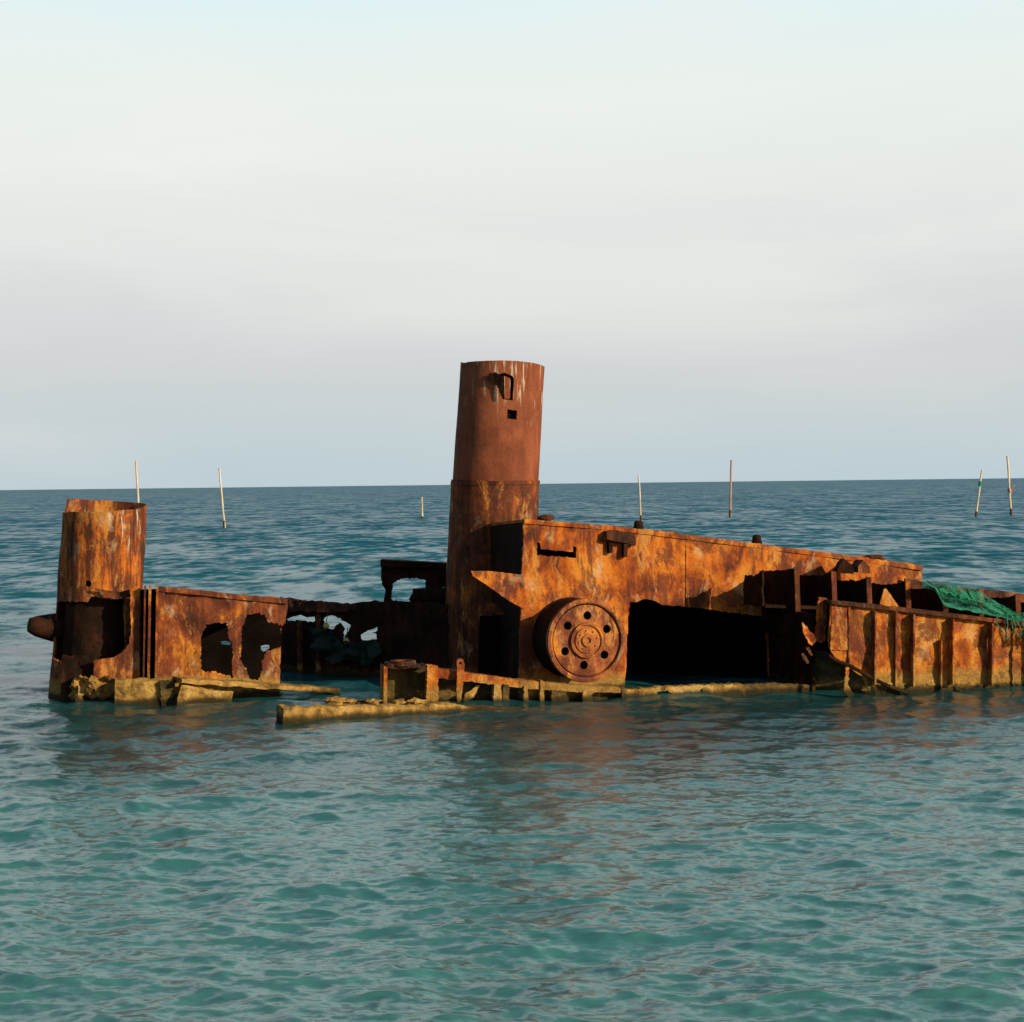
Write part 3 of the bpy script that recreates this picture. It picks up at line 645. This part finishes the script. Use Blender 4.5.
for i in range(70):
    px = random.uniform(868, 1040); py = random.uniform(682, 694) + (px - 1000) * .002; c = Hp(px, py, .0); s_ = random.uniform(.03, .08)
    mb.lump(c, s_ * 1.5, s_ * .5, s_ * .8, i + 50, .9, 12, 8)
part(mb, 'barnacle_crust', 'crust', hull)

# --- low rail in front of the housing
rail = part(MB().sheet([(437, 668), (470, 673), (510, 679), (560, 684), (626, 688.5), (626, 693), (560, 691.5), (510, 687), (470, 681.5), (437, 678)], K, .22, (), 4, .3, .02, .1), 'low_rail', 'gold')
part(MB().sheet([(520, 688), (626, 690), (668, 686.5), (700, 685.5), (742, 684), (745, 688), (743, 715), (520, 715)], K.shifted(.16), .2, [[(659, 691), (667, 690), (671, 694), (657, 694)], [(700.5, 690), (703.5, 689), (703.5, 694), (700.5, 694)]], 4, .5, .02, .1), 'kick_plate', 'crust')
part(MB().sheet([(743, 684.5), (770, 683), (812, 685), (812, 715), (743, 715)], K.shifted(.2), .1, (), 4, .5, .02, .1), 'kick_plate', 'weed')  # shaded right end, its dimness painted with the dark weedy colour
for x0, x1, y0, y1, m in [(427, 438, 665, 706, 'gold'), (494, 501, 684, 706, 'crust'), (503, 509, 684, 706, 'weed'), (524, 527.5, 686, 706, 'crust'), (540.5, 543.5, 680, 704, 'gold'), (552, 566, 690, 706, 'weed'), (583, 592, 690, 706, 'crust'), (622, 626, 688, 708, 'weed')]:
    part(MB().sheet([(x0, y0), (x1, y0 + 1), (x1 + .5, y1), (x0 - 1, y1)], lambda u, v, tt: K(u, v, tt - .02), .18, (), 3, .35), 'post', m, rail)
part(MB().sheet([(456, 659), (459, 657.5), (462.5, 659), (463.5, 663), (462.5, 680), (460, 700), (456.5, 704), (455.5, 690), (456, 670)], lambda u, v, tt: K(u, v, tt - .10), .06, [circ(459.5, 662.5, 1.4, 8)], 3, .15), 'padeye', 'gold', rail)
part(MB().sheet([(465, 694), (472, 690), (478, 685), (480, 686), (474, 697), (463, 704)], K.shifted(.1), .05, (), 3, .3), 'bent_strip', 'crust', rail)
part(MB().sheet([(438, 680), (470, 684), (520, 689), (626, 692), (626, 716), (438, 716)], K.shifted(.30), .06, (), 5, .4, .02, .1), 'shade_backing', 'weed', rail)  # dark plate added to paint the shaded pockets between the posts
bx = part(MB().sheet([(386, 668), (427, 668), (427, 712), (386, 712)], K.shifted(.40), .04, (), 5, .2), 'box_frame', 'weed')  # dark back plate paints the shade inside the open box
part(MB().prism([(384, 666), (387.5, 667), (387, 712), (383.5, 712)], K, 0, .42), 'frame_side', 'gold', bx)
part(MB().sheet([(388, 664), (404, 663.5), (420, 665.5), (428, 666), (428, 669), (414, 668), (396, 669), (388, 668)], K, .4, (), 3, .4, .02, .1), 'frame_top', 'brown', bx)
part(MB().lathe([(.13, 0), (.19, 0), (.19, .07), (.13, .07)], K(404, 666, .12), e2, Vector((1, 0, 0)), Vector((0, 1, 0)), 24, True), 'mooring_ring', 'brown', bx)

# ------------------------------------------------------------------ loose crusted pieces at the waterline
def loose(name, label, mb, mat, cat, group=None):
    vs = mb.v; c = sum(vs, Vector()) / len(vs); c.z = min(v.z for v in vs)
    return tag(mb.build(name, M[mat], None, c), label, cat, group)
p0 = at_depth(280, 706, 26.2); p1 = at_depth(400, 704.5, 26.8); p2 = at_depth(532, 704, 27.4)
mb = MB().beam(p0, at_depth(452, 703, 27.0), .42, .5, 3, 140, .03)
mb.beam(at_depth(440, 704, 26.95), at_depth(535, 708, 27.3), .38, .4, 8, 70, .03, .5)
for i, (px, py, s_) in enumerate([(334, 701, .11), (341, 700, .08), (372, 701.5, .09), (366, 702, .07), (352, 702, .07), (398, 702, .08), (418, 702, .1)]):
    mb.lump(at_depth(px, py, 26.6 + i * .05), s_ * 1.3, s_ * .7, s_ * .45, i + 90, .9, 14, 9)
loose('crusted_beam', 'long ochre crusted beam awash in front of the box frame and rail', mb, 'crust', 'beam')
mb = MB().beam(at_depth(116, 679, 28.55), at_depth(161, 679, 28.6), .34, .5, 21, 30, .035)
loose('crusted_slab', 'short thick ochre slab at the foot of the broken stack', mb, 'crust', 'slab')
mb = MB().beam(at_depth(177, 677, 28.45), at_depth(338, 688, 29.6), .5, .085, 31, 90, .02, .45)
mb.beam(at_depth(180, 684, 28.4), at_depth(232, 692, 28.6), .24, .45, 37, 30, .035, .6)
loose('crusted_plank', 'thin ochre plank sloping down below the holed red plate', mb, 'crust', 'plank')
mb = MB().sheet([(160, 681), (175, 680), (174, 700), (172, 715), (161, 715), (161, 695)], Plane(168, 28.4, 5), .08, (), 3, .4, .02, .1)
loose('weedy_post', 'dark weedy iron stub between the ochre slab and the plank', mb, 'weed', 'post')

# ------------------------------------------------------------------ net, floats
def lerp_line(line, f):
    x = line[0][0] + (line[-1][0] - line[0][0]) * f
    for a, b in zip(line[:-1], line[1:]):
        if a[0] <= x <= b[0]: k = (x - a[0]) / (b[0] - a[0]); return x, a[1] + (b[1] - a[1]) * k
    return line[-1]
bl = [(922, 583), (930, 583.5), (944, 584), (962, 586.5), (980, 590), (990, 599), (1000, 605), (1012, 611), (1060, 621)]
fl = [(922, 585), (934, 588), (943, 606), (962, 610.5), (980, 613.5), (1000, 617), (1024, 624.5), (1060, 629)]
Rb = Rp.shifted(.03)
nu, nv = 100, 26
vs, fs = [], []
for i in range(nu + 1):
    f = i / nu
    pb_ = Rb(*lerp_line(bl, f)); pf_ = Hp(*lerp_line(fl, f), -.03)
    for j in range(nv + 1):
        g = j / nv; p = pb_.lerp(pf_, g)
        p.z -= .06 * math.sin(math.pi * g) - .03 * noise.noise(Vector((f * 14, g * 5, 0)))
        p.z += .012 * noise.noise(Vector((f * 45, g * 9, 2))); p.y += .02 * noise.noise(Vector((f * 30, g * 8, 7)))
        vs.append(p)
for i in range(nu):
    for j in range(nv): fs.append((i * (nv + 1) + j, (i + 1) * (nv + 1) + j, (i + 1) * (nv + 1) + j + 1, i * (nv + 1) + j + 1))
nb = MB().add(vs, fs)
nc = Rp(985, 600); nc.z -= .3
net = nb.build('fishing_net', M['net'], None, nc, 180)
tag(net, 'bright green fishing net draped over the ribs at the right end', 'net')
sol = net.modifiers.new('thickness', 'SOLIDIFY'); sol.thickness = .015
mb = MB()
for q in range(10):
    f0_, f1_ = random.uniform(0, .75), 0; f1_ = min(1, f0_ + random.uniform(.1, .35)); g0_, g1_ = random.uniform(0, .5), random.uniform(.4, 1)
    pts = []
    for k in range(14):
        s_ = k / 13; i = int((f0_ + (f1_ - f0_) * s_) * nu); j = int((g0_ + (g1_ - g0_) * s_) * nv)
        p = vs[i * (nv + 1) + j].copy(); p.z += .03; pts.append(p)
    MB().tube(pts, .011, 5).build('net_cord', M['green'], net)
for q in range(8):   # loose ends over the hull edge
    x = random.uniform(990, 1040); y = lerp_line(fl, (x - 922) / 138)[1]; p = Hp(x, y, -.12); 
    mb = MB().tube([p + Vector((0, 0, .03)), p + Vector((random.uniform(-.08, .08), -.03, -.1)), p + Vector((random.uniform(-.12, .12), -.03, -random.uniform(.15, .35)))], .009, 5)
    mb.build('loose_strand', M['green'], net)
mb = MB().sheet([(1017, 628), (1040, 630), (1040, 642), (1030, 638), (1019, 640)], lambda u, v, tt: Hp(u, v, tt - .24), .015, (), 2, .5, .02, .3)
mb.build('hanging_corner', M['net'], net)
for px, py, lab in [(328.5, 625.5, 'upper left'), (348.5, 640.5, 'lower right')]:
    c = D(px, py, -.06)
    fo = bpy.data.objects.new('net_float', None); col.objects.link(fo); fo.location = c
    tag(fo, ('small pale yellow float in the largest hole of the black bulkhead' if lab[0] == 'u' else 'small dull yellow float between two holes of the black bulkhead'), 'float', 'floats caught on the black bulkhead')
    MB().lump(c, .055, .05, .055, px, .1).build('foam_ball', M['float'], fo)
    MB().tube([c + Vector((0, 0, .05)), c + Vector((.01, .02, .12)), c + Vector((.03, .06, .22))], .008, 6).build('cord', M['green'], fo)

# ------------------------------------------------------------------ poles far out
def pole(top, base, wpx, mat, label, band=False, twigs=False, foot=True):
    bd = H * F / (base[1] - (490 - base[0] * 12 / 1023)); 
    pb_ = at_depth(*base, bd); pt_ = at_depth(*top, bd); r = wpx / 2 / F * bd
    o = bpy.data.objects.new('mooring_pole', None); col.objects.link(o); o.location = (pb_.x, pb_.y, 0)
    tag(o, label, 'pole', 'poles standing in the sea beyond the wreck')
    bot = pb_ + (pb_ - pt_).normalized() * 1.2
    pts, rr = [], []
    for k in range(25):
        f = k / 24; p = bot.lerp(pt_, f) + Vector((.05 * noise.noise(Vector((f * 3, top[0], 0))), 0, 0)); pts.append(p); rr.append(r * (1.15 - .35 * f) * (1.0 if k % 4 else 1.12))
    MB().tube(pts, rr, 10).build('shaft', M[mat], o)
    if foot: MB().tube([bot, pb_.lerp(pt_, .12)], r * 1.25, 10).build('wet_foot', M['foot'], o)
    if band: MB().tube([pb_.lerp(pt_, .66), pb_.lerp(pt_, .76)], r * 1.5, 10).build('green_wrap', M['green'], o)
    if twigs:
        mb = MB(); c = pb_.lerp(pt_, .42)
        for q in range(7): mb.tube([c, c + Vector((random.uniform(-.1, .5), random.uniform(-.3, .3), random.uniform(-.5, .6)))], .035, 5)
        mb.lump(c, r * 1.9, r * 1.9, .22, 4, .4)
        mb.build('rope_tangle', M['bamboo_brown'], o)
pole((136.3, 461), (139, 523), 2.2, 'bamboo', 'pale pole rising behind the rim of the broken stack')
pole((219.3, 468), (224.5, 528), 2.0, 'bamboo', 'pale pole with a dark foot standing alone right of the broken stack')
pole((421.5, 497), (422.6, 519), 2.0, 'bamboo', 'very short pale pole just left of the tall funnel')
pole((638.5, 475.5), (641, 520.5), 1.9, 'bamboo', 'thin white pole standing beyond the top of the engine housing', twigs=False)
pole((731.3, 460), (730, 517), 2.1, 'bamboo_brown', 'brown pinkish pole standing beyond the housing, upright and darker than the rest')
pole((981.8, 470), (975.8, 517), 2.0, 'bamboo', 'slanting pole leaning right with a green wrap near its top', band=True)
pole((1007.3, 456), (1011.3, 515.5), 2.3, 'bamboo', 'tallest white pole at far right with a rope tangle at mid height', twigs=True)
